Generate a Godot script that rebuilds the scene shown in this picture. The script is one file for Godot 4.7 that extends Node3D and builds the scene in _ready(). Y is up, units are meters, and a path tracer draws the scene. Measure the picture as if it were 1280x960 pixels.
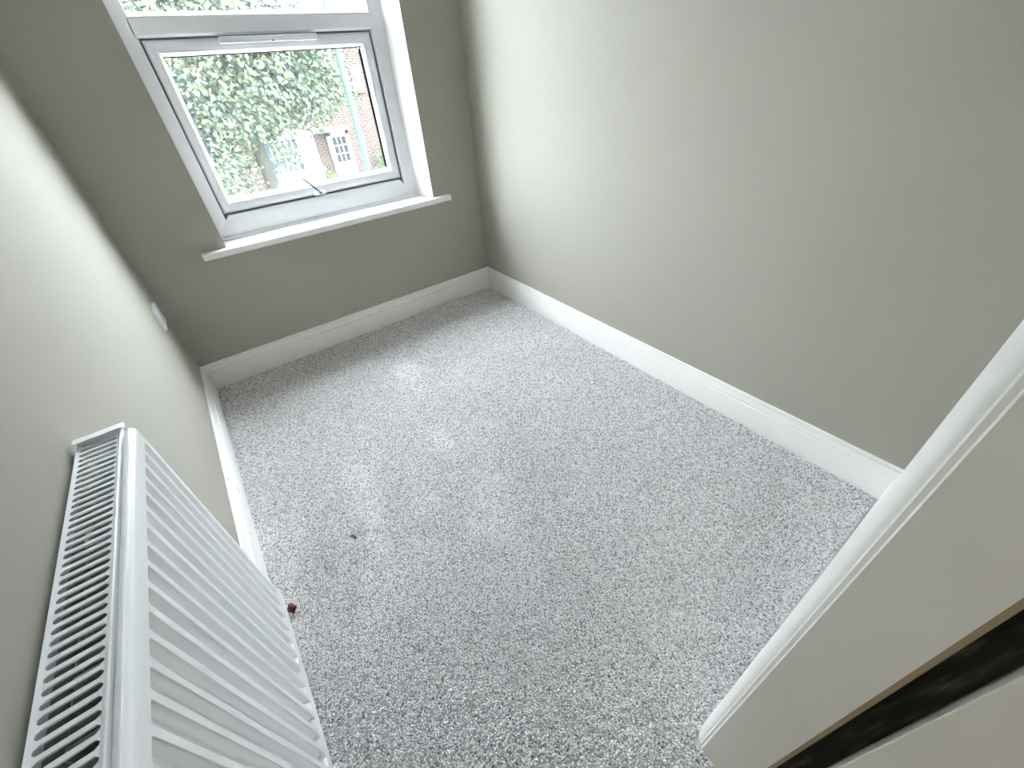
extends Node3D

# room: x 0..W (left wall to right wall), z 0 (window wall) .. D (door wall), y up, pile top of the carpet at y = 0
const W := 1.854
const D := 2.4862
const CEIL := 2.5
const HEAD := 2.22
const FILL_LAMP := 0.028
var taken := {}
var M := {}

# ------------------------------------------------------------------ naming
func numbered(called: String) -> String:
	if not taken.has(called):
		taken[called] = 0
		return called
	taken[called] += 1
	return "%s_%03d" % [called, taken[called]]

func tag(o: Node, label := "", category := "", group := "", kind := "") -> Node:
	if label != "": o.set_meta("label", label)
	if category != "": o.set_meta("category", category)
	if group != "": o.set_meta("group", group)
	if kind != "": o.set_meta("kind", kind)
	return o

func thing(called: String, label: String, category: String, at := Vector3.ZERO, group := "", kind := "") -> Node3D:
	var o := Node3D.new()
	o.name = numbered(called)
	o.position = at
	add_child(o)
	tag(o, label, category, group, kind)
	return o

func put(called: String, mesh: Mesh, mat: Material, parent: Node = null, at := Vector3.ZERO) -> MeshInstance3D:
	var o := MeshInstance3D.new()
	o.mesh = mesh
	o.material_override = mat
	o.position = at
	if parent == null:
		o.name = numbered(called)
		add_child(o)
	else:
		o.name = called
		parent.add_child(o, true)
	return o

func struct(called: String, mesh: Mesh, mat: Material, label: String, category: String) -> MeshInstance3D:
	var o := put(called, mesh, mat)
	tag(o, label, category, "", "structure")
	return o

# ------------------------------------------------------------------ shapes
func begin() -> SurfaceTool:
	var st := SurfaceTool.new()
	st.begin(Mesh.PRIMITIVE_TRIANGLES)
	return st

func vert(st: SurfaceTool, p: Vector3, n: Vector3) -> void:
	st.set_normal(n)
	st.add_vertex(p)

func tri(st: SurfaceTool, a: Vector3, b: Vector3, c: Vector3, na: Vector3, nb: Vector3, nc: Vector3) -> void:
	if (b - a).cross(c - a).dot(na + nb + nc) > 0.0:
		vert(st, a, na); vert(st, c, nc); vert(st, b, nb)
	else:
		vert(st, a, na); vert(st, b, nb); vert(st, c, nc)

func quad(st: SurfaceTool, a: Vector3, b: Vector3, c: Vector3, d: Vector3, na: Vector3, nb: Vector3, nc: Vector3, nd: Vector3) -> void:
	tri(st, a, b, c, na, nb, nc)
	tri(st, a, c, d, na, nc, nd)

# a profile in the axes (u, v) from o, swept along w; s0 and s1 slide the ends along w by s * (u, v) (mitres)
func prism(st: SurfaceTool, poly: PackedVector2Array, o: Vector3, u: Vector3, v: Vector3, w: Vector3, s0 := Vector2.ZERO, s1 := Vector2.ZERO, soft := 42.0) -> void:
	var n := poly.size()
	var pts := poly.duplicate()
	var area := 0.0
	for i in n: area += pts[i].cross(pts[(i + 1) % n])
	if area < 0.0: pts.reverse()
	var wd := w.normalized()
	var en: Array[Vector2] = []
	for i in n:
		var e := (pts[(i + 1) % n] - pts[i]).normalized()
		en.append(Vector2(e.y, -e.x))
	for i in n:
		var j := (i + 1) % n
		var na := en[i]
		var nb := en[i]
		var prev := en[(i - 1 + n) % n]
		var nxt := en[j]
		if absf(na.angle_to(prev)) < deg_to_rad(soft): na = (na + prev).normalized()
		if absf(nb.angle_to(nxt)) < deg_to_rad(soft): nb = (nb + nxt).normalized()
		var n3a := (u * na.x + v * na.y).normalized()
		var n3b := (u * nb.x + v * nb.y).normalized()
		var pa := o + u * pts[i].x + v * pts[i].y
		var pb := o + u * pts[j].x + v * pts[j].y
		quad(st, pa + wd * s0.dot(pts[i]), pb + wd * s0.dot(pts[j]), pb + w + wd * s1.dot(pts[j]), pa + w + wd * s1.dot(pts[i]), n3a, n3b, n3b, n3a)
	var idx := Geometry2D.triangulate_polygon(pts)
	for k in range(0, idx.size(), 3):
		var p: Array[Vector3] = []
		var q: Array[Vector3] = []
		for m in 3:
			var c := pts[idx[k + m]]
			var b := o + u * c.x + v * c.y
			p.append(b + wd * s0.dot(c))
			q.append(b + w + wd * s1.dot(c))
		tri(st, p[0], p[1], p[2], -wd, -wd, -wd)
		tri(st, q[0], q[1], q[2], wd, wd, wd)

func rect(a: float, b: float, c: float, d: float) -> PackedVector2Array:
	return PackedVector2Array([Vector2(a, b), Vector2(c, b), Vector2(c, d), Vector2(a, d)])

# axis-aligned box with chamfered long edges where asked
func add_box(st: SurfaceTool, lo: Vector3, hi: Vector3, ch := 0.0) -> void:
	var s := hi - lo
	if ch <= 0.0:
		prism(st, rect(lo.x, lo.y, hi.x, hi.y), Vector3(0, 0, lo.z), Vector3.RIGHT, Vector3.UP, Vector3(0, 0, s.z), Vector2.ZERO, Vector2.ZERO, 1.0)
		return
	rslab(st, Vector3((lo.x + hi.x) / 2, (lo.y + hi.y) / 2, lo.z), Vector3.RIGHT, Vector3.UP, Vector3(0, 0, 1), s.x, s.y, s.z, ch, ch, 2, ch)

func box(lo: Vector3, hi: Vector3, ch := 0.0) -> ArrayMesh:
	var st := begin()
	add_box(st, lo, hi, ch)
	return st.commit()

# slab with rounded outline: centre o of its back face, axes u, v in its plane, n its thickness direction; front (and back) edges rolled by bev
func rslab(st: SurfaceTool, o: Vector3, u: Vector3, v: Vector3, n: Vector3, w: float, h: float, t: float, r: float, bev: float, seg := 4, back := 0.0) -> void:
	var rings: Array = []
	if back > 0.0:
		for k in 3:
			var a := PI / 2 * k / 2.0
			rings.append(Vector2(back * (1 - sin(a)), back * (1 - cos(a))))
	else:
		rings.append(Vector2(0, 0))
	for k in 4:
		var a := PI / 2 * k / 3.0
		rings.append(Vector2(bev * (1 - cos(a)), t - bev * (1 - sin(a))))
	var loops: Array = []
	var norms: Array = []
	for g in rings:
		var lp := PackedVector3Array()
		var nn := PackedVector3Array()
		for c in 4:
			var sx: float = [1, -1, -1, 1][c]
			var sy: float = [1, 1, -1, -1][c]
			for k in seg + 1:
				var a := PI / 2 * (c + float(k) / seg)
				var rr := maxf(r - g.x, 0.0004)
				var x: float = sx * (w / 2 - r) + cos(a) * rr
				var y: float = sy * (h / 2 - r) + sin(a) * rr
				lp.append(o + u * x + v * y + n * g.y)
				nn.append(u * cos(a) + v * sin(a))
		loops.append(lp)
		norms.append(nn)
	var m: int = loops[0].size()
	for g in rings.size() - 1:
		var d: Vector2 = rings[g + 1] - rings[g]
		var slope := Vector2(d.y, d.x).normalized()
		for i in m:
			var j := (i + 1) % m
			var ni: Vector3 = (norms[g][i] * slope.x + n * slope.y).normalized()
			var nj: Vector3 = (norms[g][j] * slope.x + n * slope.y).normalized()
			quad(st, loops[g][i], loops[g][j], loops[g + 1][j], loops[g + 1][i], ni, nj, nj, ni)
	var last := rings.size() - 1
	var cf := Vector3.ZERO
	var cb := Vector3.ZERO
	for i in m:
		cf += loops[last][i] / m
		cb += loops[0][i] / m
	for i in m:
		var j := (i + 1) % m
		tri(st, cf, loops[last][i], loops[last][j], n, n, n)
		tri(st, cb, loops[0][i], loops[0][j], -n, -n, -n)

# tapered round bar
func add_tube(st: SurfaceTool, pts: PackedVector3Array, radii: PackedFloat32Array, seg := 8) -> void:
	var loops: Array = []
	var norms: Array = []
	for i in pts.size():
		var d := (pts[mini(i + 1, pts.size() - 1)] - pts[maxi(i - 1, 0)]).normalized()
		var x := d.cross(Vector3(0.31, 0.17, 0.93)).normalized()
		var y := d.cross(x).normalized()
		var lp := PackedVector3Array()
		var nn := PackedVector3Array()
		for k in seg:
			var a := TAU * k / seg
			nn.append(x * cos(a) + y * sin(a))
			lp.append(pts[i] + (x * cos(a) + y * sin(a)) * radii[i])
		loops.append(lp)
		norms.append(nn)
	for i in pts.size() - 1:
		for k in seg:
			var j := (k + 1) % seg
			quad(st, loops[i][k], loops[i][j], loops[i + 1][j], loops[i + 1][k], norms[i][k], norms[i][j], norms[i][j], norms[i][k])
	for e in [0, pts.size() - 1]:
		var n := (pts[e] - pts[1 if e == 0 else e - 1]).normalized()
		for k in seg: tri(st, pts[e], loops[e][k], loops[e][(k + 1) % seg], n, n, n)

# a frame of four mitred bars round the opening x0..x1, y0..y1 (outer size); profile: u from the outer edge inward, v along +z
func frame4(st: SurfaceTool, x0: float, y0: float, x1: float, y1: float, z: float, poly: Callable) -> void:
	var up := Vector3.UP
	var rt := Vector3.RIGHT
	var zz := Vector3(0, 0, 1)
	var m0 := Vector2(1, 0)
	var m1 := Vector2(-1, 0)
	prism(st, poly.call("bottom"), Vector3(x0, y0, z), up, zz, rt * (x1 - x0), m0, m1)
	prism(st, poly.call("top"), Vector3(x0, y1, z), -up, zz, rt * (x1 - x0), m0, m1)
	prism(st, poly.call("left"), Vector3(x0, y0, z), rt, zz, up * (y1 - y0), m0, m1)
	prism(st, poly.call("right"), Vector3(x1, y0, z), -rt, zz, up * (y1 - y0), m0, m1)

# ------------------------------------------------------------------ materials
func mat(c: Color, rough := 0.6, spec := 0.5) -> StandardMaterial3D:
	var m := StandardMaterial3D.new()
	m.albedo_color = c
	m.roughness = rough
	m.metallic_specular = spec
	return m

func noise_tex(freq: float, seed_: int, size := 256, normal := false, bump := 1.0, oct := 3) -> NoiseTexture2D:
	var f := FastNoiseLite.new()
	f.seed = seed_
	f.frequency = freq
	f.fractal_octaves = oct
	var t := NoiseTexture2D.new()
	t.width = size
	t.height = size
	t.seamless = true
	t.noise = f
	t.as_normal_map = normal
	t.bump_strength = bump
	return t

func grain(m: StandardMaterial3D, scale: float, strength: float, seed_: int, freq := 0.03) -> StandardMaterial3D:
	m.normal_enabled = true
	m.normal_scale = strength
	m.normal_texture = noise_tex(freq, seed_, 256, true, 4.0)
	m.uv1_triplanar = true
	m.uv1_world_triplanar = true
	m.uv1_scale = Vector3.ONE * scale
	return m

func ramp(cols: Array, offs: Array) -> Gradient:
	var g := Gradient.new()
	g.colors = PackedColorArray(cols)
	g.offsets = PackedFloat32Array(offs)
	return g

func make_materials() -> void:
	M.wall = grain(mat(Color(0.668, 0.657, 0.61), 0.75, 0.3), 5.0, 0.10, 3)
	M.ceiling = mat(Color(0.9, 0.9, 0.89), 0.9, 0.2)
	M.gloss = grain(mat(Color(0.945, 0.94, 0.92), 0.38), 3.0, 0.05, 5, 0.015)
	M.jamb = grain(mat(Color(0.94, 0.93, 0.90), 0.5), 4.0, 0.12, 6, 0.02)
	M.upvc = mat(Color(0.925, 0.93, 0.945), 0.3)
	M.rad = mat(Color(0.96, 0.965, 0.965), 0.3)
	M.fin = mat(Color(0.70, 0.71, 0.72), 0.5)
	M.socket = mat(Color(0.93, 0.93, 0.93), 0.3)
	M.dark = mat(Color(0.06, 0.06, 0.06), 0.7)
	M.seal = mat(Color(0.5, 0.5, 0.5), 0.7, 0.2)
	M.gasket = mat(Color(0.12, 0.125, 0.13), 0.6)
	M.steel = mat(Color(0.45, 0.47, 0.47), 0.6, 0.25)
	M.glass = mat(Color(0.9, 0.96, 0.95, 0.05), 0.02)
	M.glass.transparency = BaseMaterial3D.TRANSPARENCY_ALPHA
	M.lamp = mat(Color(0.9, 0.9, 0.88), 0.5)
	M.lamp.emission_enabled = true
	M.lamp.emission = Color(1.0, 0.985, 0.96)
	M.lamp.emission_energy_multiplier = 0.06
	M.primer = mat(Color(0.66, 0.59, 0.47), 0.7)
	# bare dark wood of the rebate, streaked along y
	var t := noise_tex(0.02, 11, 256, false, 1.0, 4)
	t.color_ramp = ramp([Color(0.09, 0.095, 0.075), Color(0.15, 0.155, 0.125), Color(0.33, 0.33, 0.26)], [0.25, 0.62, 1.0])
	M.bare = mat(Color.WHITE, 0.75, 0.25)
	M.bare.albedo_texture = t
	M.bare.uv1_triplanar = true
	M.bare.uv1_world_triplanar = true
	M.bare.uv1_scale = Vector3(14, 1.2, 14)
	M.backing = mat(Color(0.8, 0.79, 0.79), 0.95, 0.1)
	M.tuft = mat(Color.WHITE, 0.95, 0.15)
	M.tuft.vertex_color_use_as_albedo = true
	M.scrap = mat(Color(0.36, 0.2, 0.15), 0.7)
	# outside
	M.brick = brick_material()
	M.white_paint = mat(Color(0.56, 0.56, 0.55), 0.6)
	M.stone = mat(Color(0.8, 0.78, 0.74), 0.8)
	M.slate = mat(Color(0.35, 0.36, 0.38), 0.7)
	M.far_glass = mat(Color(0.12, 0.14, 0.15), 0.5, 0.15)
	M.bay_glass = mat(Color(0.19, 0.215, 0.225), 0.5, 0.15)
	M.far_blind = mat(Color(0.27, 0.3, 0.3), 0.5)
	M.door_panel = mat(Color(0.21, 0.185, 0.18), 0.6)
	M.pole = mat(Color(0.10, 0.225, 0.17), 0.5)
	M.bark = grain(mat(Color(0.24, 0.235, 0.215), 0.9, 0.2), 3.0, 0.8, 21, 0.05)
	M.leaf = mat(Color.WHITE, 0.65, 0.22)
	M.leaf.vertex_color_use_as_albedo = true
	M.leaf.cull_mode = BaseMaterial3D.CULL_DISABLED
	M.leaf.backlight_enabled = true
	M.leaf.backlight = Color(0.10, 0.14, 0.07)
	M.asphalt = mat(Color(0.5, 0.5, 0.5), 0.9)

func brick_material() -> StandardMaterial3D:
	# colour and mortar of brickwork too far away to tell the bricks apart; 8 courses of 2.25 bricks per 0.6 m tile
	var im := Image.create(256, 256, false, Image.FORMAT_RGB8)
	var rng := RandomNumberGenerator.new()
	rng.seed = 9
	im.fill(Color(0.42, 0.39, 0.365))
	for row in 8:
		for k in 4:
			var c := Color(0.16, 0.11, 0.095).lerp(Color(0.235, 0.165, 0.145), rng.randf())
			var x := k * 64 + (32 if row % 2 else 0)
			im.fill_rect(Rect2i(x + 3, row * 32 + 3, mini(58, 256 - x - 3), 26), c)
			if x + 61 > 256: im.fill_rect(Rect2i(0, row * 32 + 3, x + 61 - 256, 26), c)
	var m := mat(Color.WHITE, 0.85, 0.2)
	m.albedo_texture = ImageTexture.create_from_image(im)
	m.uv1_triplanar = true
	m.uv1_world_triplanar = true
	m.uv1_scale = Vector3.ONE / 0.6 * Vector3(0.67, 1, 0.67)
	return m

# ------------------------------------------------------------------ scene
func _ready() -> void:
	var cam := Camera3D.new()
	cam.name = "camera"
	cam.fov = rad_to_deg(2.0 * atan(480.0 / 512.798))
	cam.near = 0.01
	cam.far = 300.0
	var rx := Vector3(0.7980983, -0.06859782, 0.59860959)
	var ry := Vector3(-0.41338608, -0.78512952, 0.46117631)
	var rz := Vector3(0.43835037, -0.6155209, -0.65496792)
	cam.transform = Transform3D(Basis(rx, -ry, -rz).orthonormalized(), Vector3(0.3329, 1.3, 2.4572))
	add_child(cam)
	cam.current = true

	var env := Environment.new()
	env.background_mode = Environment.BG_SKY
	var sm := ProceduralSkyMaterial.new()
	sm.sky_top_color = Color(0.915, 0.955, 1.0)
	sm.sky_horizon_color = Color(0.69, 0.715, 0.74)
	sm.ground_bottom_color = Color(0.45, 0.46, 0.46)
	sm.ground_horizon_color = Color(0.75, 0.78, 0.8)
	sm.sky_energy_multiplier = 1.0
	var sky := Sky.new()
	sky.sky_material = sm
	env.sky = sky
	env.background_energy_multiplier = 3.0
	env.tonemap_mode = Environment.TONE_MAPPER_LINEAR
	env.tonemap_exposure = 15.2
	env.sdfgi_enabled = true
	env.ssao_enabled = true
	env.ssil_enabled = true
	var we := WorldEnvironment.new()
	we.name = "world_environment"
	we.environment = env
	add_child(we)

	make_materials()
	build_shell()
	build_window()
	build_door_frame()
	build_skirting()
	build_carpet()
	build_radiator()
	build_socket()
	build_bits()
	build_outside()

func build_shell() -> void:
	var t := 0.12
	struct("floor", box(Vector3(-1.7, -0.2, -0.3), Vector3(2.3, -0.012, 3.9)), mat(Color(0.6, 0.55, 0.47), 0.8), "plain boarded floor under the grey carpet", "floor")
	struct("ceiling", box(Vector3(-1.7, CEIL, -0.3), Vector3(2.3, CEIL + 0.15, 3.9)), M.ceiling, "flat white ceiling above the small room", "ceiling")
	struct("wall_left", box(Vector3(-t, -0.012, -0.3), Vector3(0, CEIL, D + 0.128)), M.wall, "pale grey wall with the radiator on it", "wall")
	struct("wall_right", box(Vector3(W, -0.012, -0.3), Vector3(W + t, CEIL, 3.8)), M.wall, "long bare pale grey wall on the right", "wall")
	# window wall: the opening is 0.3735..1.5185 by 0.655..2.05; its right reveal is splayed
	var st := begin()
	var up := Vector3.UP
	add_box(st, Vector3(-t, -0.012, -0.28), Vector3(W + t, 0.655, 0))
	add_box(st, Vector3(-t, HEAD, -0.28), Vector3(W + t, CEIL, 0))
	add_box(st, Vector3(-t, 0.655, -0.28), Vector3(0.3735, HEAD, 0))
	var right := PackedVector2Array([Vector2(1.5185, 0), Vector2(W + t, 0), Vector2(W + t, -0.28), Vector2(1.478, -0.28), Vector2(1.478, -0.13)])
	prism(st, right, Vector3(0, 0.655, 0), Vector3.RIGHT, Vector3(0, 0, 1), up * (HEAD - 0.655), Vector2.ZERO, Vector2.ZERO, 1.0)
	struct("wall_far", st.commit(), M.wall, "shaded grey wall with the window in it", "wall")
	# door wall: opening 0.045..0.775 by 2.01
	st = begin()
	add_box(st, Vector3(0.775, -0.012, D), Vector3(W, CEIL, D + 0.128))
	add_box(st, Vector3(0, -0.012, D), Vector3(0.03, CEIL, D + 0.128))
	add_box(st, Vector3(0.03, 2.02, D), Vector3(0.775, CEIL, D + 0.128))
	struct("wall_near", st.commit(), M.wall, "grey wall around the doorway", "wall")
	# added fill lamp on the landing, out of view, brightening the door frame
	var lamp := thing("added_fill_lamp", "added unseen round fill lamp on the landing behind the doorway", "lamp", Vector3(-0.75, CEIL, 3.12))
	var st2 := begin()
	add_tube(st2, PackedVector3Array([Vector3(0, 0, 0), Vector3(0, -0.03, 0)]), PackedFloat32Array([0.20, 0.20]), 32)
	put("base", st2.commit(), M.gloss, lamp)
	st2 = begin()
	add_tube(st2, PackedVector3Array([Vector3(0, -0.03, 0), Vector3(0, -0.055, 0), Vector3(0, -0.065, 0)]), PackedFloat32Array([0.19, 0.185, 0.15]), 32)
	put("diffuser", st2.commit(), M.lamp, lamp)
	var bulb := OmniLight3D.new()
	bulb.name = "fill_light"
	bulb.position = Vector3(0, -0.29, 0)
	bulb.light_size = 0.19
	bulb.light_energy = FILL_LAMP
	bulb.light_color = Color(1.0, 0.985, 0.96)
	bulb.omni_range = 8.0
	bulb.omni_attenuation = 2.0
	bulb.shadow_enabled = true
	lamp.add_child(bulb)
	struct("wall_hall_side", box(Vector3(-1.62, -0.012, D), Vector3(-1.5, CEIL, 3.82)), M.wall, "pale end wall of the landing", "wall")
	struct("wall_hall_front", box(Vector3(-1.5, -0.012, D), Vector3(-t, CEIL, D + 0.128)), M.wall, "pale landing wall next to the doorway", "wall")
	struct("wall_hall", box(Vector3(-1.62, -0.012, 3.7), Vector3(W + t, CEIL, 3.82)), M.wall, "pale wall of the landing beyond the doorway", "wall")

func build_window() -> void:
	var w := thing("window_1", "white plastic window with a top-hung opening light over a white sill", "window", Vector3.ZERO, "", "structure")
	var zf := -0.13
	# outer frame
	var st := begin()
	var outer := func(side: String) -> PackedVector2Array:
		var a := {"left": 0.074, "right": 0.066, "bottom": 0.092, "top": 0.07}
		var d: float = a[side]
		return PackedVector2Array([Vector2(0, 0), Vector2(0, 0.07), Vector2(d - 0.005, 0.07), Vector2(d - 0.001, 0.068), Vector2(d, 0.064), Vector2(d, 0.028), Vector2(d - 0.012, 0.028), Vector2(d - 0.012, 0)])
	frame4(st, 0.355, 0.70, 1.4745, HEAD, zf - 0.07, outer)
	put("frame", st.commit(), M.upvc, w)
	# transom between the two lights
	st = begin()
	var tp := PackedVector2Array([Vector2(1.478, -0.07), Vector2(1.478, -0.01), Vector2(1.486, 0), Vector2(1.536, 0), Vector2(1.5385, -0.003), Vector2(1.541, 0), Vector2(1.544, -0.002), Vector2(1.556, -0.016), Vector2(1.556, -0.07)])
	prism(st, tp, Vector3(0.42, 0, zf), Vector3.UP, Vector3(0, 0, 1), Vector3.RIGHT * (1.415 - 0.42))
	put("transom", st.commit(), M.upvc, w)
	# fixed top light: bead and pane
	st = begin()
	var bead := func(_side: String) -> PackedVector2Array:
		return PackedVector2Array([Vector2(0, 0), Vector2(0, 0.03), Vector2(0.004, 0.032), Vector2(0.016, 0.014), Vector2(0.016, 0)])
	frame4(st, 0.4115, 1.54, 1.424, HEAD - 0.06, zf - 0.05, bead)
	put("glazing_bead", st.commit(), M.upvc, w)
	put("pane", box(Vector3(0.415, 1.545, zf - 0.058), Vector3(1.42, HEAD - 0.065, zf - 0.052)), M.glass, w)
	st = begin()
	var gk := func(_side: String) -> PackedVector2Array:
		return rect(0, 0, 0.020, 0.0015)
	frame4(st, 0.4115, 1.54, 1.424, HEAD - 0.06, zf - 0.0515, gk)
	put("gasket", st.commit(), M.gasket, w)
	# seal closing the gap round the opening light, grey to imitate its shadow
	st = begin()
	frame4(st, 0.415, 0.778, 1.4215, 1.49, zf - 0.06, func(_side: String) -> PackedVector2Array: return rect(0, 0, 0.030, 0.034))
	put("weather_seal", st.commit(), M.seal, w)
	# opening light
	var s := put("sash", null, M.upvc, w)
	st = begin()
	var sash := func(side: String) -> PackedVector2Array:
		var a := {"left": 0.050, "right": 0.060, "bottom": 0.058, "top": 0.055}
		var d: float = a[side]
		return PackedVector2Array([Vector2(0, 0), Vector2(0, 0.040), Vector2(0.002, 0.048), Vector2(0.006, 0.0545), Vector2(0.012, 0.0585), Vector2(0.02, 0.059), Vector2(d - 0.018, 0.059), Vector2(d - 0.015, 0.0565), Vector2(d - 0.012, 0.058), Vector2(d, 0.043), Vector2(d, 0)])
	frame4(st, 0.4345, 0.7985, 1.4025, 1.4725, zf - 0.073, sash)
	s.mesh = st.commit()
	put("pane", box(Vector3(0.47, 0.84, zf - 0.058), Vector3(1.36, 1.435, zf - 0.052)), M.glass, s)
	st = begin()
	frame4(st, 0.4725, 0.843, 1.356, 1.430, zf - 0.046, func(side: String) -> PackedVector2Array: return rect(0, -0.005, 0.026 if side == "right" else (0.0165 if side == "top" else 0.009), 0.0))
	put("gasket", st.commit(), M.gasket, s)
	# trickle vent along the head of the opening light
	st = begin()
	rslab(st, Vector3(0.9175, 1.4605, zf - 0.008), Vector3.RIGHT, Vector3.UP, Vector3(0, 0, 1), 0.415, 0.024, 0.026, 0.006, 0.004)
	var v := put("trickle_vent", st.commit(), M.upvc, s)
	st = begin()
	rslab(st, Vector3(0.9175, 1.4635, zf + 0.0175), Vector3.RIGHT, Vector3.UP, Vector3(0, 0, 1), 0.385, 0.010, 0.003, 0.003, 0.0015)
	put("vent_slide", st.commit(), M.upvc, v)
	st = begin()
	add_tube(st, PackedVector3Array([Vector3(0.925, 1.4525, zf + 0.016), Vector3(0.925, 1.4525, zf + 0.0195)]), PackedFloat32Array([0.0035, 0.003]), 10)
	put("screw", st.commit(), M.gasket, v)
	# lever handle on the bottom rail
	st = begin()
	rslab(st, Vector3(0.912, 0.811, zf - 0.008), Vector3.RIGHT, Vector3.UP, Vector3(0, 0, 1), 0.066, 0.021, 0.012, 0.0104, 0.003)
	var h := put("handle_base", st.commit(), M.upvc, s)
	for x in [0.889, 0.936]:
		st = begin()
		add_tube(st, PackedVector3Array([Vector3(x, 0.811, zf + 0.002), Vector3(x, 0.811, zf + 0.010), Vector3(x, 0.811, zf + 0.012)]), PackedFloat32Array([0.009, 0.0085, 0.006]), 14)
		put("knuckle", st.commit(), M.upvc, h)
	st = begin()
	add_tube(st, PackedVector3Array([Vector3(0.914, 0.811, zf + 0.003), Vector3(0.914, 0.811, zf + 0.014)]), PackedFloat32Array([0.007, 0.0065]), 12)
	add_tube(st, PackedVector3Array([Vector3(0.917, 0.811, zf + 0.012), Vector3(0.900, 0.831, zf + 0.015), Vector3(0.868, 0.870, zf + 0.015), Vector3(0.846, 0.896, zf + 0.012)]), PackedFloat32Array([0.005, 0.0058, 0.0056, 0.0045]), 10)
	put("lever", st.commit(), M.steel, h)
	# white linings of the opening
	st = begin()
	prism(st, PackedVector2Array([Vector2(1.5185, 0.0005), Vector2(1.4745, -0.13), Vector2(1.478, -0.13), Vector2(1.522, 0.0005)]), Vector3(0, 0.68, 0), Vector3.RIGHT, Vector3(0, 0, 1), Vector3.UP * (HEAD - 0.68))
	put("reveal_board", st.commit(), M.gloss, w)
	put("reveal_board", box(Vector3(0.3735, HEAD - 0.006, -0.13), Vector3(1.5185, HEAD, 0.0005)), M.gloss, w)
	# sill board with horns, and the small trim at its back
	st = begin()
	add_box(st, Vector3(0.3735, 0.655, -0.20), Vector3(1.5185, 0.6858, 0.003))
	rslab(st, Vector3((0.2628 + 1.6237) / 2, 0.6703, 0.0), Vector3.RIGHT, Vector3.UP, Vector3(0, 0, 1), 1.6237 - 0.2628, 0.0311, 0.042, 0.004, 0.007, 3)
	put("window_sill", st.commit(), M.gloss, w)
	st = begin()
	prism(st, PackedVector2Array([Vector2(-0.13, 0.6858), Vector2(-0.1145, 0.6858), Vector2(-0.1145, 0.689), Vector2(-0.119, 0.697), Vector2(-0.124, 0.70), Vector2(-0.13, 0.70)]), Vector3(0.3735, 0, 0), Vector3(0, 0, 1), Vector3.UP, Vector3.RIGHT * (1.479 - 0.3735))
	put("sill_trim", st.commit(), M.upvc, w)

func build_door_frame() -> void:
	var up := Vector3.UP
	var d := thing("door_1", "white painted doorway lining with a bare dark rebate", "door frame", Vector3.ZERO, "", "structure")
	# right lining: face x = 0.76 up to the stop, then the rebate 12 mm deeper
	var st := begin()
	prism(st, PackedVector2Array([Vector2(0.7615, D), Vector2(0.76, D + 0.0015), Vector2(0.76, 2.5735), Vector2(0.775, 2.5735), Vector2(0.775, D)]), Vector3(0, -0.012, 0), Vector3.RIGHT, Vector3(0, 0, 1), up * 2.03)
	put("lining", st.commit(), M.jamb, d)
	st = begin()
	prism(st, PackedVector2Array([Vector2(0.76, 2.5735), Vector2(0.7605, 2.579), Vector2(0.764, 2.5805), Vector2(0.7725, 2.5805), Vector2(0.775, 2.5735)]), Vector3(0, -0.012, 0), Vector3.RIGHT, Vector3(0, 0, 1), up * 2.03)
	tag(put("stop_edge", st.commit(), M.primer, d), "bare brownish edge of the door stop")
	tag(put("rebate", box(Vector3(0.772, -0.012, 2.574), Vector3(0.786, 2.01, 2.6125)), M.bare, d), "dark unpainted wood rebate")
	# left lining and head
	put("lining", box(Vector3(0.03, -0.012, D), Vector3(0.045, 2.018, 2.6125)), M.jamb, d)
	put("head_lining", box(Vector3(0.045, 2.005, D), Vector3(0.775, 2.02, 2.6125)), M.jamb, d)
	# architrave on the room side
	st = begin()
	var pr := PackedVector2Array([Vector2(0.7645, D), Vector2(0.7645, 2.4812), Vector2(0.7665, 2.4795), Vector2(0.7685, 2.4805)])
	for k in 9:
		var a := PI / 2 * k / 8.0
		pr.append(Vector2(0.769 + 0.036 * (1 - cos(a)), 2.4795 - 0.0157 * sin(a)))
	for q in [Vector2(0.815, 2.4637), Vector2(0.8165, 2.4655), Vector2(0.818, 2.4640), Vector2(0.826, 2.4634), Vector2(0.8335, 2.4650), Vector2(0.8350, 2.4680), Vector2(0.8350, D)]: pr.append(q)
	prism(st, pr, Vector3(0, -0.012, 0), Vector3.RIGHT, Vector3(0, 0, 1), up * 2.09)
	struct("trim_1", st.commit(), M.gloss, "white moulded architrave up the right side of the doorway", "architrave")
	# the door, opened onto the landing
	var leaf := thing("door_2", "white door leaf swung open beyond the doorway lining", "door", Vector3.ZERO, "", "structure")
	put("leaf", box(Vector3(0.7602, 0.0, 2.6145), Vector3(0.7952, 1.98, 3.30), 0.0015), M.jamb, leaf)
	for y in [0.25, 1.7]:
		st = begin()
		add_tube(st, PackedVector3Array([Vector3(0.7585, y - 0.05, 2.6135), Vector3(0.7585, y + 0.05, 2.6135)]), PackedFloat32Array([0.005, 0.005]), 10)
		put("hinge", st.commit(), M.steel, leaf)

func skirt_profile() -> PackedVector2Array:
	# u out from the wall, v up: flat face, quirk, ogee, narrow rounded top
	return PackedVector2Array([Vector2(0, -0.012), Vector2(0.0152, -0.012), Vector2(0.0152, 0.096), Vector2(0.0146, 0.0978), Vector2(0.0098, 0.0990), Vector2(0.0098, 0.1025), Vector2(0.0124, 0.1045), Vector2(0.0130, 0.108), Vector2(0.0118, 0.113), Vector2(0.0092, 0.119), Vector2(0.0072, 0.125), Vector2(0.0066, 0.1295), Vector2(0.0040, 0.1305), Vector2(0.0040, 0.1335), Vector2(0.0078, 0.1350), Vector2(0.0088, 0.1385), Vector2(0.0080, 0.1420), Vector2(0.0056, 0.1450), Vector2(0, 0.1459)])

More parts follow.
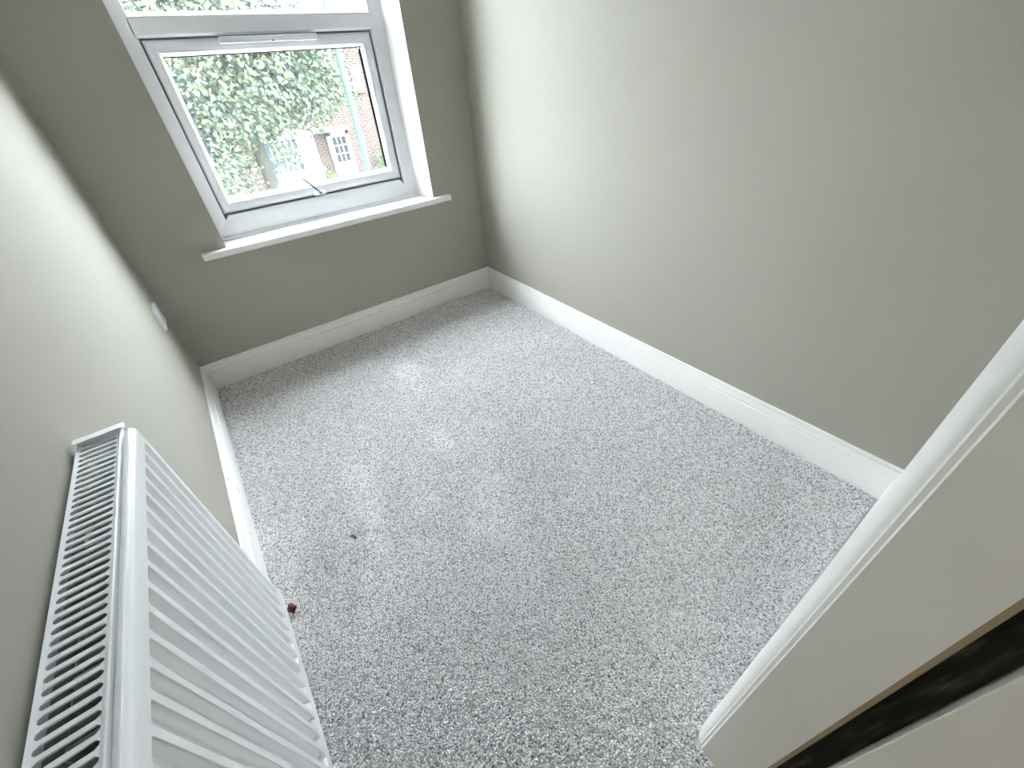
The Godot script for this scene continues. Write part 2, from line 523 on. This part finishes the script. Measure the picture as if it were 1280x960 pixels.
func build_skirting() -> void:
	var up := Vector3.UP
	var st := begin()
	prism(st, skirt_profile(), Vector3(0, 0, 0), Vector3(0, 0, 1), up, Vector3.RIGHT * W, Vector2(1, 0), Vector2(-1, 0))
	struct("baseboard_far", st.commit(), M.gloss, "white moulded skirting board below the window", "skirting board")
	st = begin()
	prism(st, skirt_profile(), Vector3(0, 0, 0), Vector3.RIGHT, up, Vector3(0, 0, D), Vector2(1, 0), Vector2.ZERO)
	var l := struct("baseboard_left", st.commit(), M.gloss, "white moulded skirting board on the radiator wall with a cracked joint", "skirting board")
	# hairline cracks in the filler of its joint
	st = begin()
	var z := 0.968
	add_box(st, Vector3(0.0050, 0.136, z - 0.0012), Vector3(0.0093, 0.1446, z + 0.0014))
	prism(st, PackedVector2Array([Vector2(0.096, z + 0.003), Vector2(0.094, z + 0.007), Vector2(0.068, z + 0.021), Vector2(0.074, z + 0.013)]), Vector3(0.0145, 0, 0), up, Vector3(0, 0, 1), Vector3(0.0011, 0, 0))
	tag(put("crack", st.commit(), M.seal, l), "dark hairline crack")
	st = begin()
	prism(st, skirt_profile(), Vector3(W, 0, 0), -Vector3.RIGHT, up, Vector3(0, 0, D), Vector2(1, 0), Vector2.ZERO)
	struct("baseboard_right", st.commit(), M.gloss, "white moulded skirting board along the bare right wall", "skirting board")
	st = begin()
	prism(st, skirt_profile(), Vector3(0.835, 0, D), Vector3(0, 0, -1), up, Vector3.RIGHT * (W - 0.835), Vector2.ZERO, Vector2(-1, 0))
	struct("baseboard_near", st.commit(), M.gloss, "white skirting board beside the architrave", "skirting board")

func build_carpet() -> void:
	var rng := RandomNumberGenerator.new()
	rng.seed = 4
	var x0 := 0.016
	var x1 := W - 0.016
	var z1 := D - 0.016
	var c := put("carpet", box(Vector3(x0, -0.012, 0.016), Vector3(x1, -0.0065, D)), M.backing)
	tag(c, "light grey flecked cut-pile carpet fitted wall to wall", "carpet")
	# one tuft: a blunt five-sided lump
	var st := begin()
	var ring := [[0.0024, 0.0], [0.0030, 0.0055], [0.0024, 0.0084], [0.0010, 0.0096]]
	for g in 3:
		for k in 5:
			var a := TAU * k / 5.0
			var b := TAU * (k + 1) / 5.0
			var p := Vector3(cos(a), 0, sin(a))
			var q := Vector3(cos(b), 0, sin(b))
			var hh: float = [0.0, 0.0, 0.9][g]
			var hn: float = [0.0, 0.5, 2.2][g]
			quad(st, p * ring[g][0] + Vector3.UP * ring[g][1], q * ring[g][0] + Vector3.UP * ring[g][1], q * ring[g + 1][0] + Vector3.UP * ring[g + 1][1], p * ring[g + 1][0] + Vector3.UP * ring[g + 1][1],
				(p + Vector3.UP * hh).normalized(), (q + Vector3.UP * hh).normalized(), (q + Vector3.UP * hn).normalized(), (p + Vector3.UP * hn).normalized())
	for k in 5:
		tri(st, Vector3(0, 0.0100, 0), Vector3(cos(TAU * k / 5.0), 0, sin(TAU * k / 5.0)) * 0.0010 + Vector3.UP * 0.0096, Vector3(cos(TAU * (k + 1) / 5.0), 0, sin(TAU * (k + 1) / 5.0)) * 0.0010 + Vector3.UP * 0.0096, Vector3.UP, Vector3.UP, Vector3.UP)
	var mesh := st.commit()
	var lay := FastNoiseLite.new()
	lay.seed = 12
	lay.frequency = 2.1
	lay.fractal_octaves = 3
	var lay2 := FastNoiseLite.new()
	lay2.seed = 31
	lay2.frequency = 5.0
	lay2.fractal_octaves = 2
	var sp := 0.0043
	var nx := int((x1 - x0) / sp)
	var nz := int((D - 0.02 - 0.016) / sp)
	var mm := MultiMesh.new()
	mm.transform_format = MultiMesh.TRANSFORM_3D
	mm.use_colors = true
	mm.mesh = mesh
	var nd := int(0.145 / sp)
	mm.instance_count = nx * nz + int(0.708 / sp) * nd
	var i := 0
	for a in nx:
		for b in nz + nd:
			if b >= nz and a >= int(0.708 / sp): continue
			var x := x0 + (a + 0.5 + rng.randf_range(-0.4, 0.4)) * sp
			var z := 0.018 + (b + 0.5 + rng.randf_range(-0.4, 0.4)) * sp
			if b >= nz: x += 0.049 - x0
			# the nap lies this way and that where it was brushed
			var nap := lay.get_noise_2d(x, z)
			var nap2 := lay2.get_noise_2d(x * 1.0, z * 0.45)
			var lean := 0.38 * nap + 0.5 * nap2
			# pile imitates light and shade: flatter middle, upright right side and strip below window
			var dark := maxf(smoothstep(0.75, 1.25, x + 0.35 * (z - 1.6) + 0.2 * nap) * smoothstep(0.7, 1.3, z), 1.0 - smoothstep(0.12, 0.42, z + 0.2 * nap))
			dark = maxf(dark, 0.8 * smoothstep(1.6, 2.2, z + 0.3 * nap))  # upright again towards the door, to mimic the light falling off
			lean = lean * (1.0 - 0.7 * dark) + 0.85 * (1.0 - dark) - 0.1
			var bs := Basis(Vector3.RIGHT, lean + rng.randf_range(-0.2, 0.2)) * Basis(Vector3.BACK, 0.25 * nap2 + rng.randf_range(-0.2, 0.2)) * Basis(Vector3.UP, rng.randf() * TAU)
			var s := rng.randf_range(0.85, 1.2)
			mm.set_instance_transform(i, Transform3D(bs.scaled(Vector3(s, s * rng.randf_range(0.88 - 0.3 * dark, 1.06 + 0.1 * dark), s) * (1.0 - 0.08 * dark)), Vector3(x, -0.0095, z)))
			var r := rng.randf()
			var v := 0.30 + 0.66 * sqrt(r)
			if rng.randf() < 0.10: v *= 0.6
			mm.set_instance_color(i, Color(v, v * 0.98, v * 0.97))
			i += 1
	var pile := MultiMeshInstance3D.new()
	pile.multimesh = mm
	pile.material_override = M.tuft
	pile.name = "carpet_pile"
	pile.set_meta("kind", "stuff")
	c.add_child(pile, true)
	put("backing_strip", box(Vector3(0.046, -0.012, D), Vector3(0.759, -0.0065, 2.64)), M.backing, c)

func build_radiator() -> void:
	var z0 := 1.634
	var z1 := 2.380
	var top := 0.8497
	var bot := 0.2205
	var xf := 0.092
	var r := thing("radiator", "white steel panel radiator with vertical flutes and a slotted top grille on the left wall", "radiator", Vector3(0, 0, 0))
	# fluted front panel: a grid whose depth is the flute profile
	var st := begin()
	var pitch := 0.0361
	var zs: Array[float] = [z0]
	var ds: Array[float] = [0.0]
	var first := 1.6444
	for k in 22:
		var z := first + k * pitch
		if z + pitch > z1 - 0.004: break
		for q in [[0.0, 0.0], [0.0010, -0.0005], [0.0018, -0.0016], [0.0052, -0.0104], [0.0062, -0.0112], [0.0196, -0.0112], [0.0208, -0.0104], [0.0246, -0.0016], [0.0254, -0.0005], [0.0266, 0.0]]:
			if z + q[0] > z0 + 0.002:
				zs.append(z + q[0])
				ds.append(q[1])
	zs.append(z1)
	ds.append(0.0)
	var ys := [[bot, -0.012], [bot, -0.004], [bot + 0.003, -0.0005], [bot + 0.007, 0.0], [0.2535, 0.0], [0.2545, -1.0], [0.2665, 1.0], [0.813, 1.0], [0.8195, -1.0], [0.8205, 0.0], [top - 0.010, 0.0], [top - 0.005, -0.0012], [top - 0.0012, -0.0042], [top, -0.007]]
	var grid: Array = []
	for y in ys:
		var row := PackedVector3Array()
		for k in zs.size():
			var x := xf
			if y[1] == 1.0: x += ds[k]
			elif y[1] == -1.0: x += ds[k] * 0.06
			else: x += y[1]
			row.append(Vector3(x, y[0], zs[k]))
		grid.append(row)
	for a in grid.size() - 1:
		for b in zs.size() - 1:
			var p: Vector3 = grid[a][b]
			var q: Vector3 = grid[a + 1][b]
			var n: Vector3 = (grid[a][b + 1] - p).cross(q - p)
			if n.length() < 1e-12: n = (grid[a + 1][b + 1] - q).cross(q - p)
			n = n.normalized()
			if n.x < 0: n = -n
			quad(st, p, grid[a][b + 1], grid[a + 1][b + 1], q, n, n, n, n)
	# its sides, back and the bead of the top seam
	add_box(st, Vector3(xf - 0.016, bot + 0.002, z0), Vector3(xf - 0.0116, top - 0.003, z1))
	for z in [z0, z1 - 0.0012]: add_box(st, Vector3(xf - 0.014, bot + 0.001, z), Vector3(xf - 0.0006, top - 0.0065, z + 0.0012))
	prism(st, PackedVector2Array([Vector2(xf - 0.0075, top - 0.012), Vector2(xf - 0.0070, top), Vector2(xf - 0.0080, top + 0.0018), Vector2(xf - 0.0105, top + 0.0018), Vector2(xf - 0.0115, top), Vector2(xf - 0.0115, top - 0.012)]), Vector3(0, 0, z0 + 0.002), Vector3.RIGHT, Vector3.UP, Vector3(0, 0, z1 - z0 - 0.004))
	put("front_panel", st.commit(), M.rad, r)
	# convector fins behind the panel
	st = begin()
	var fz := z0 + 0.02
	while fz < z1 - 0.02:
		add_box(st, Vector3(0.024, bot + 0.05, fz), Vector3(xf - 0.016, top - 0.030, fz + 0.0012))
		add_box(st, Vector3(0.024, bot + 0.05, fz), Vector3(0.0252, top - 0.030, fz + 0.012))
		fz += 0.024
	var fins := put("convector_fins", st.commit(), M.fin, r)
	fins.set_meta("kind", "stuff")
	# wall brackets
	for z in [z0 + 0.14, z1 - 0.14]:
		put("bracket", box(Vector3(0.0, 0.36, z), Vector3(0.024, top - 0.06, z + 0.03)), M.rad, r)
	# top grille
	var xl := 0.0090
	var xr := 0.0775
	var sl := 0.0155
	var sr := 0.0660
	var gy := top - 0.004
	st = begin()
	prism(st, PackedVector2Array([Vector2(xl, gy - 0.02), Vector2(xl, gy - 0.001), Vector2(xl + 0.001, gy + 0.0008), Vector2(xl + 0.0025, gy + 0.0010), Vector2(sl, gy), Vector2(sl, gy - 0.0013), Vector2(xl + 0.002, gy - 0.0012), Vector2(xl + 0.0014, gy - 0.02)]), Vector3(0, 0, 1.613), Vector3.RIGHT, Vector3.UP, Vector3(0, 0, z1 - 1.613))
	prism(st, PackedVector2Array([Vector2(sr, gy - 0.0013), Vector2(sr, gy), Vector2(sr + 0.0012, gy + 0.0012), Vector2(sr + 0.0042, gy + 0.0018), Vector2(sr + 0.0056, gy + 0.0008), Vector2(sr + 0.0062, gy - 0.002), Vector2(sr + 0.0064, gy - 0.006), Vector2(xr + 0.003, gy - 0.007), Vector2(xr + 0.003, gy - 0.0085), Vector2(sr + 0.005, gy - 0.0078)]), Vector3(0, 0, 1.613), Vector3.RIGHT, Vector3.UP, Vector3(0, 0, z1 - 1.613))
	var g := put("top_grille", st.commit(), M.rad, r)
	var p := 0.0139
	var rad := 0.0044
	var out := PackedVector2Array()
	for k in 7:
		var a := PI - PI / 2 * k / 6.0
		out.append(Vector2(sl + rad + rad * cos(a), -p / 2 + rad * sin(a)))
	for k in 7:
		var a := PI / 2 - PI / 2 * k / 6.0
		out.append(Vector2(sr - rad + rad * cos(a), -p / 2 + rad * sin(a)))
	for k in 7:
		var a := -PI / 2 * k / 6.0
		out.append(Vector2(sr - rad + rad * cos(a), p / 2 + rad * sin(a)))
	for k in 7:
		var a := -PI / 2 - PI / 2 * k / 6.0
		out.append(Vector2(sl + rad + rad * cos(a), p / 2 + rad * sin(a)))
	st = begin()
	prism(st, out, Vector3(0, -0.0008, 0), Vector3.RIGHT, Vector3(0, 0, 1), Vector3.UP * 0.0011)
	# the bar's back edge, rolled down a little
	add_box(st, Vector3(sl + 0.002, -0.003, -0.0022), Vector3(sr - 0.002, -0.0005, 0.0022))
	var slat := st.commit()
	var z := 1.613 + 0.022
	while z < z1 - 0.012:
		put("slat", slat, M.rad, g, Vector3(0, gy, z))
		z += p
	# end covers, their lips over the grille
	for e in [[1.613, 1.0], [z1 + 0.0015, -1.0]]:
		st = begin()
		var zz: float = e[0]
		var dd: float = e[1]
		add_box(st, Vector3(xl - 0.001, bot + 0.03, minf(zz, zz - dd * 0.0015)), Vector3(xf - 0.016, top + 0.004, maxf(zz, zz - dd * 0.0015)))
		prism(st, PackedVector2Array([Vector2(xl - 0.001, top + 0.0026), Vector2(xl - 0.001, top + 0.0044), Vector2(xf - 0.018, top + 0.0044), Vector2(xf - 0.014, top + 0.0015), Vector2(xf - 0.0155, top + 0.001), Vector2(xf - 0.0185, top + 0.0026)]), Vector3(0, 0, zz), Vector3.RIGHT, Vector3.UP, Vector3(0, 0, dd * 0.014))
		put("end_cover", st.commit(), M.rad, r)

func build_socket() -> void:
	var s := thing("wall_socket", "white plastic double power socket low on the left wall near the window corner", "socket", Vector3(0, 0.523, 0.193))
	var st := begin()
	rslab(st, Vector3.ZERO, Vector3(0, 0, -1), Vector3.UP, Vector3.RIGHT, 0.146, 0.086, 0.0125, 0.003, 0.001)
	put("face_plate", st.commit(), M.socket, s)
	for sd in [-1, 1]:
		st = begin()
		rslab(st, Vector3(0.0122, 0.018, sd * 0.02), Vector3(0, 0, -1), Vector3.UP, Vector3.RIGHT, 0.012, 0.02, 0.003, 0.0015, 0.001)
		put("switch", st.commit(), M.socket, s)
		st = begin()
		for q in [Vector2(0, 0.004), Vector2(-0.011, -0.018), Vector2(0.011, -0.018)]:
			add_box(st, Vector3(0.0124, q.y - 0.003, sd * 0.045 + q.x - 0.0022), Vector3(0.0127, q.y + 0.003, sd * 0.045 + q.x + 0.0022))
		put("pin_hole", st.commit(), M.dark, s)

func lump(seed_: int, r: Vector3, rough: float) -> ArrayMesh:
	var f := FastNoiseLite.new()
	f.seed = seed_
	f.frequency = 1.9
	var st := begin()
	var at := func(i: int, j: int) -> Vector3:
		var th := PI * i / 8.0
		var ph := TAU * (j % 12) / 12.0
		var d := Vector3(sin(th) * cos(ph), cos(th), sin(th) * sin(ph))
		return d * r * (1.0 + rough * f.get_noise_3dv(d * 1.6))
	for i in 8:
		for j in 12:
			var a: Vector3 = at.call(i, j)
			var b: Vector3 = at.call(i, j + 1)
			var c: Vector3 = at.call(i + 1, j + 1)
			var d: Vector3 = at.call(i + 1, j)
			quad(st, a, b, c, d, (a / r).normalized(), (b / r).normalized(), (c / r).normalized(), (d / r).normalized())
	return st.commit()

func build_bits() -> void:
	var o := put("carpet_scrap", lump(5, Vector3(0.010, 0.009, 0.015), 1.6), M.scrap, null, Vector3(0.056, 0.006, 1.527))
	tag(o, "small crumpled reddish-brown scrap on the carpet beside the radiator's lower edge", "scrap")
	var k := 0
	for q in [Vector3(0.296, 0.0020, 1.399), Vector3(0.3005, 0.0020, 1.411)]:
		o = put("lint_speck", lump(7 + k, Vector3(0.0046, 0.0032, 0.0036), 0.7), M.dark, null, q)
		tag(o, ["tiny dark speck on the open carpet, the one nearer the window of two", "tiny dark speck on the open carpet, the one nearer the doorway of two"][k], "speck", "dark specks on the carpet")
		k += 1

# ------------------------------------------------------------------ outside, seen down through the window
func build_outside() -> void:
	var gy := -2.75
	struct("ground", box(Vector3(-25, gy - 0.3, -40), Vector3(35, gy, -0.5)), M.asphalt, "grey street and forecourts below the window", "ground")
	build_house()
	build_post()
	build_tree()
	build_hedge()

func cross_window(parent: Node3D, called: String, x0: float, y0: float, x1: float, y1: float, z: float, cols: int, rows: int, glass: Material, fw := 0.07) -> void:
	var st := begin()
	frame4(st, x0, y0, x1, y1, z, func(_s: String) -> PackedVector2Array: return rect(0, 0, fw, 0.09))
	for k in range(1, cols):
		var x := x0 + fw + (x1 - x0 - 2 * fw) * k / cols
		add_box(st, Vector3(x - 0.016, y0 + fw, z + 0.03), Vector3(x + 0.016, y1 - fw, z + 0.07))
	for k in range(1, rows):
		var y := y0 + fw + (y1 - y0 - 2 * fw) * k / rows
		add_box(st, Vector3(x0 + fw, y - 0.016, z + 0.03), Vector3(x1 - fw, y + 0.016, z + 0.07))
	var f := put(called, st.commit(), M.white_paint, parent)
	for a in cols:
		for b in rows:
			var u0 := x0 + fw + (x1 - x0 - 2 * fw) * a / cols
			var u1 := x0 + fw + (x1 - x0 - 2 * fw) * (a + 1) / cols
			var v0 := y0 + fw + (y1 - y0 - 2 * fw) * b / rows
			var v1 := y0 + fw + (y1 - y0 - 2 * fw) * (b + 1) / rows
			put("pane", box(Vector3(u0, v0, z + 0.03), Vector3(u1, v1, z + 0.045)), glass, f)

func build_house() -> void:
	var z := -17.54
	var h := thing("house", "red brick house across the street with white windows, door and bay", "house")
	put("wall", box(Vector3(-4, -2.75, z - 6), Vector3(13, 2.75, z)), M.brick, h)
	put("coping", box(Vector3(-4.05, 2.75, z - 6.05), Vector3(13.05, 2.9, z + 0.06)), M.stone, h)
	# half-glazed door with white surround
	var st := begin()
	add_box(st, Vector3(5.72, -2.75, z), Vector3(5.90, -0.42, z + 0.12))
	add_box(st, Vector3(6.50, -2.75, z), Vector3(6.62, -0.42, z + 0.12))
	add_box(st, Vector3(5.72, -0.54, z), Vector3(6.62, -0.42, z + 0.12))
	put("door_surround", st.commit(), M.white_paint, h)
	put("door", box(Vector3(5.90, -2.75, z), Vector3(6.50, -1.52, z + 0.07)), M.door_panel, h)
	cross_window(h, "door_window", 5.86, -1.56, 6.53, -0.54, z + 0.005, 3, 3, M.far_glass, 0.06)
	put("canopy", box(Vector3(5.35, -0.36, z), Vector3(6.6, -0.26, z + 0.5)), M.white_paint, h)
	# bay: white apron, sill, two lights
	put("bay_apron", box(Vector3(3.0, -2.75, z), Vector3(5.12, -1.62, z + 0.55)), M.white_paint, h)
	put("bay_sill", box(Vector3(2.95, -1.62, z), Vector3(5.2, -1.53, z + 0.65)), M.stone, h)
	cross_window(h, "bay_window", 3.2, -1.53, 4.52, -0.35, z + 0.46, 6, 2, M.bay_glass, 0.07)
	cross_window(h, "bay_window", 4.52, -1.53, 5.1, -0.35, z + 0.46, 1, 1, M.far_blind, 0.12)
	put("bay_roof", box(Vector3(2.95, -0.35, z), Vector3(5.2, -0.18, z + 0.62)), M.white_paint, h)
	# upper windows
	cross_window(h, "upper_window", 5.85, 1.5, 6.75, 2.3, z, 2, 1, M.far_glass)
	put("upper_sill", box(Vector3(5.8, 1.4, z), Vector3(6.8, 1.5, z + 0.15)), M.white_paint, h)
	cross_window(h, "upper_window", 7.42, 0.85, 7.75, 1.6, z, 1, 2, M.far_blind, 0.06)
	put("upper_sill", box(Vector3(7.38, 0.77, z), Vector3(7.79, 0.85, z + 0.12)), M.white_paint, h)
	cross_window(h, "upper_window", 0.5, 0.6, 1.9, 2.0, z, 2, 2, M.far_glass)

func build_post() -> void:
	var st := begin()
	add_tube(st, PackedVector3Array([Vector3(0, 0, 0), Vector3(0, 1.2, 0), Vector3(0, 1.22, 0), Vector3(0, 7.0, 0)]), PackedFloat32Array([0.095, 0.095, 0.078, 0.055]), 20)
	var p := thing("lamp_post", "pale green metal lamp post between the window and the brick house", "lamp post", Vector3(4.39, -2.75, -9.54))
	put("post", st.commit(), M.pole, p)
	st = begin()
	add_tube(st, PackedVector3Array([Vector3(0, 7.0, 0), Vector3(0, 7.5, 0.1), Vector3(0, 7.75, 0.5), Vector3(0, 7.8, 0.9)]), PackedFloat32Array([0.045, 0.04, 0.035, 0.035]), 12)
	put("arm", st.commit(), M.pole, p)
	put("lantern", box(Vector3(-0.12, 7.74, 0.85), Vector3(0.12, 7.86, 1.4), 0.03), M.slate, p)

func leaf_mesh() -> ArrayMesh:
	# a pointed oval leaf, folded along its rib and drooping at the tip
	var st := begin()
	var rib := [Vector3(0, 0, 0), Vector3(0, 0.02, 0.32), Vector3(0, 0.0, 0.68), Vector3(0, -0.10, 1.0)]
	var half := [0.0, 0.30, 0.25, 0.0]
	for sd in [-1.0, 1.0]:
		for k in 3:
			var a: Vector3 = rib[k]
			var b: Vector3 = rib[k + 1]
			var c: Vector3 = rib[k + 1] + Vector3(sd * half[k + 1], 0.09 * half[k + 1] / 0.3, 0)
			var d: Vector3 = rib[k] + Vector3(sd * half[k], 0.09 * half[k] / 0.3, 0)
			var n := Vector3(-sd * 0.28, 1, 0.05).normalized()
			if half[k + 1] > 0.0: tri(st, a, b, c, n, n, n)
			if half[k] > 0.0: tri(st, a, c if half[k + 1] > 0.0 else b, d, n, n, n)
	return st.commit()

func leaves(parent: Node, called: String, blobs: Array, size: Vector2, seed_: int, mesh: Mesh, cols: Array, material: Material, shell := 0.55) -> void:
	var rng := RandomNumberGenerator.new()
	rng.seed = seed_
	var f := FastNoiseLite.new()
	f.seed = seed_
	f.frequency = 0.8
	var tf: Array[Transform3D] = []
	for b in blobs:
		var c: Vector3 = b[0]
		var r: Vector3 = b[1]
		for k in int(b[2]):
			var d := Vector3(rng.randfn(), rng.randfn(), rng.randfn()).normalized()
			var q := pow(rng.randf(), shell) * (1.0 + 0.35 * f.get_noise_3dv(c + d * r * 1.4))
			var p := c + d * r * q
			var out: Vector3 = (d * Vector3(1, 0.6, 1) + Vector3(rng.randfn(), rng.randfn() - 0.3, rng.randfn()) * 0.55).normalized()
			var up := (Vector3.UP * 0.8 + d * 0.7 + Vector3(rng.randfn(), rng.randfn(), rng.randfn()) * 0.45).normalized()
			var x := up.cross(out).normalized()
			up = out.cross(x).normalized()
			var s := rng.randf_range(size.x, size.y)
			tf.append(Transform3D(Basis(x, up, out).scaled(Vector3.ONE * s), p))
	var mm := MultiMesh.new()
	mm.transform_format = MultiMesh.TRANSFORM_3D
	mm.use_colors = true
	mm.mesh = mesh
	mm.instance_count = tf.size()
	for i in tf.size():
		mm.set_instance_transform(i, tf[i])
		var c: Color = cols[rng.randi() % cols.size()]
		mm.set_instance_color(i, c * rng.randf_range(0.8, 1.2))
	var o := MultiMeshInstance3D.new()
	o.multimesh = mm
	o.material_override = material
	o.name = called
	o.set_meta("kind", "stuff")
	parent.add_child(o, true)

func build_tree() -> void:
	var base := Vector3(2.2, -2.75, -10.5)
	var t := thing("street_tree", "leafy street tree with big pale green leaves and yellowish clusters, left of the lamp post", "tree", base)
	var st := begin()
	add_tube(st, PackedVector3Array([Vector3(0, -0.1, 0), Vector3(0.01, 0.3, 0), Vector3(0, 1.6, 0), Vector3(-0.05, 2.9, 0.02), Vector3(-0.1, 3.8, 0)]), PackedFloat32Array([0.24, 0.19, 0.165, 0.15, 0.13]), 14)
	put("trunk", st.commit(), M.bark, t)
	for q in [[Vector3(-0.1, 3.5, 0), Vector3(-1.2, 4.6, 0.3)], [Vector3(-0.1, 3.7, 0), Vector3(1.3, 4.4, 0.1)], [Vector3(-0.1, 3.7, 0), Vector3(0.1, 6.2, -0.1)], [Vector3(-0.05, 3.0, 0), Vector3(-1.1, 3.2, 0.5)], [Vector3(-0.1, 3.6, 0), Vector3(0.5, 5.0, 0.9)]]:
		st = begin()
		var m: Vector3 = (q[0] + q[1]) / 2 + Vector3(0, 0.15, 0)
		add_tube(st, PackedVector3Array([q[0], m, q[1]]), PackedFloat32Array([0.08, 0.055, 0.02]), 8)
		put("branch", st.commit(), M.bark, t)
	var blobs := [
		[Vector3(-0.4, 5.5, -0.3), Vector3(2.7, 2.6, 2.0), 12500],
		[Vector3(-1.5, 2.9, 0.1), Vector3(1.35, 1.6, 1.2), 5600],
		[Vector3(1.25, 4.2, -0.4), Vector3(1.35, 1.25, 1.0), 4200],
		[Vector3(2.2, 4.3, -0.9), Vector3(0.85, 1.0, 0.7), 700],
		[Vector3(-0.2, 3.6, 0.5), Vector3(0.9, 0.7, 0.6), 1100],
		[Vector3(0.5, 3.25, 0.5), Vector3(0.35, 0.3, 0.3), 90],
		[Vector3(0.42, 2.65, 0.6), Vector3(0.36, 0.42, 0.3), 150],
		[Vector3(2.75, 3.75, -0.9), Vector3(0.5, 0.45, 0.5), 220]]
	leaves(t, "foliage", blobs, Vector2(0.09, 0.16), 77, leaf_mesh(), [Color(0.062, 0.088, 0.056), Color(0.08, 0.105, 0.066), Color(0.105, 0.12, 0.10), Color(0.052, 0.076, 0.048), Color(0.095, 0.112, 0.062)], M.leaf)
	var bl := []
	for b in blobs: bl.append([b[0], b[1] * 1.03, b[2] * 0.045])
	leaves(t, "seed_clusters", bl, Vector2(0.05, 0.10), 78, lump(3, Vector3(0.5, 0.35, 0.5), 0.9), [Color(0.125, 0.13, 0.055), Color(0.13, 0.12, 0.055), Color(0.105, 0.125, 0.05)], M.leaf, 0.15)

func build_hedge() -> void:
	var h := thing("hedge", "clipped green hedge against the brick house right of the lamp post", "hedge", Vector3(7.7, -2.75, -16.8))
	leaves(h, "foliage", [[Vector3(0.3, 0.75, 0), Vector3(0.85, 0.9, 0.5), 3000], [Vector3(1.4, 0.7, 0), Vector3(0.9, 0.85, 0.5), 2500]], Vector2(0.08, 0.12), 80, leaf_mesh(), [Color(0.03, 0.055, 0.022), Color(0.045, 0.075, 0.03), Color(0.065, 0.10, 0.042)], M.leaf)
	var s := thing("front_garden_shrub", "small yellow-green shrub at the foot of the brick wall beside the white door", "shrub", Vector3(5.3, -2.75, -16.9))
	leaves(s, "foliage", [[Vector3(0, 0.55, 0), Vector3(0.3, 0.55, 0.3), 900]], Vector2(0.07, 0.11), 81, leaf_mesh(), [Color(0.055, 0.08, 0.02), Color(0.07, 0.095, 0.025)], M.leaf)
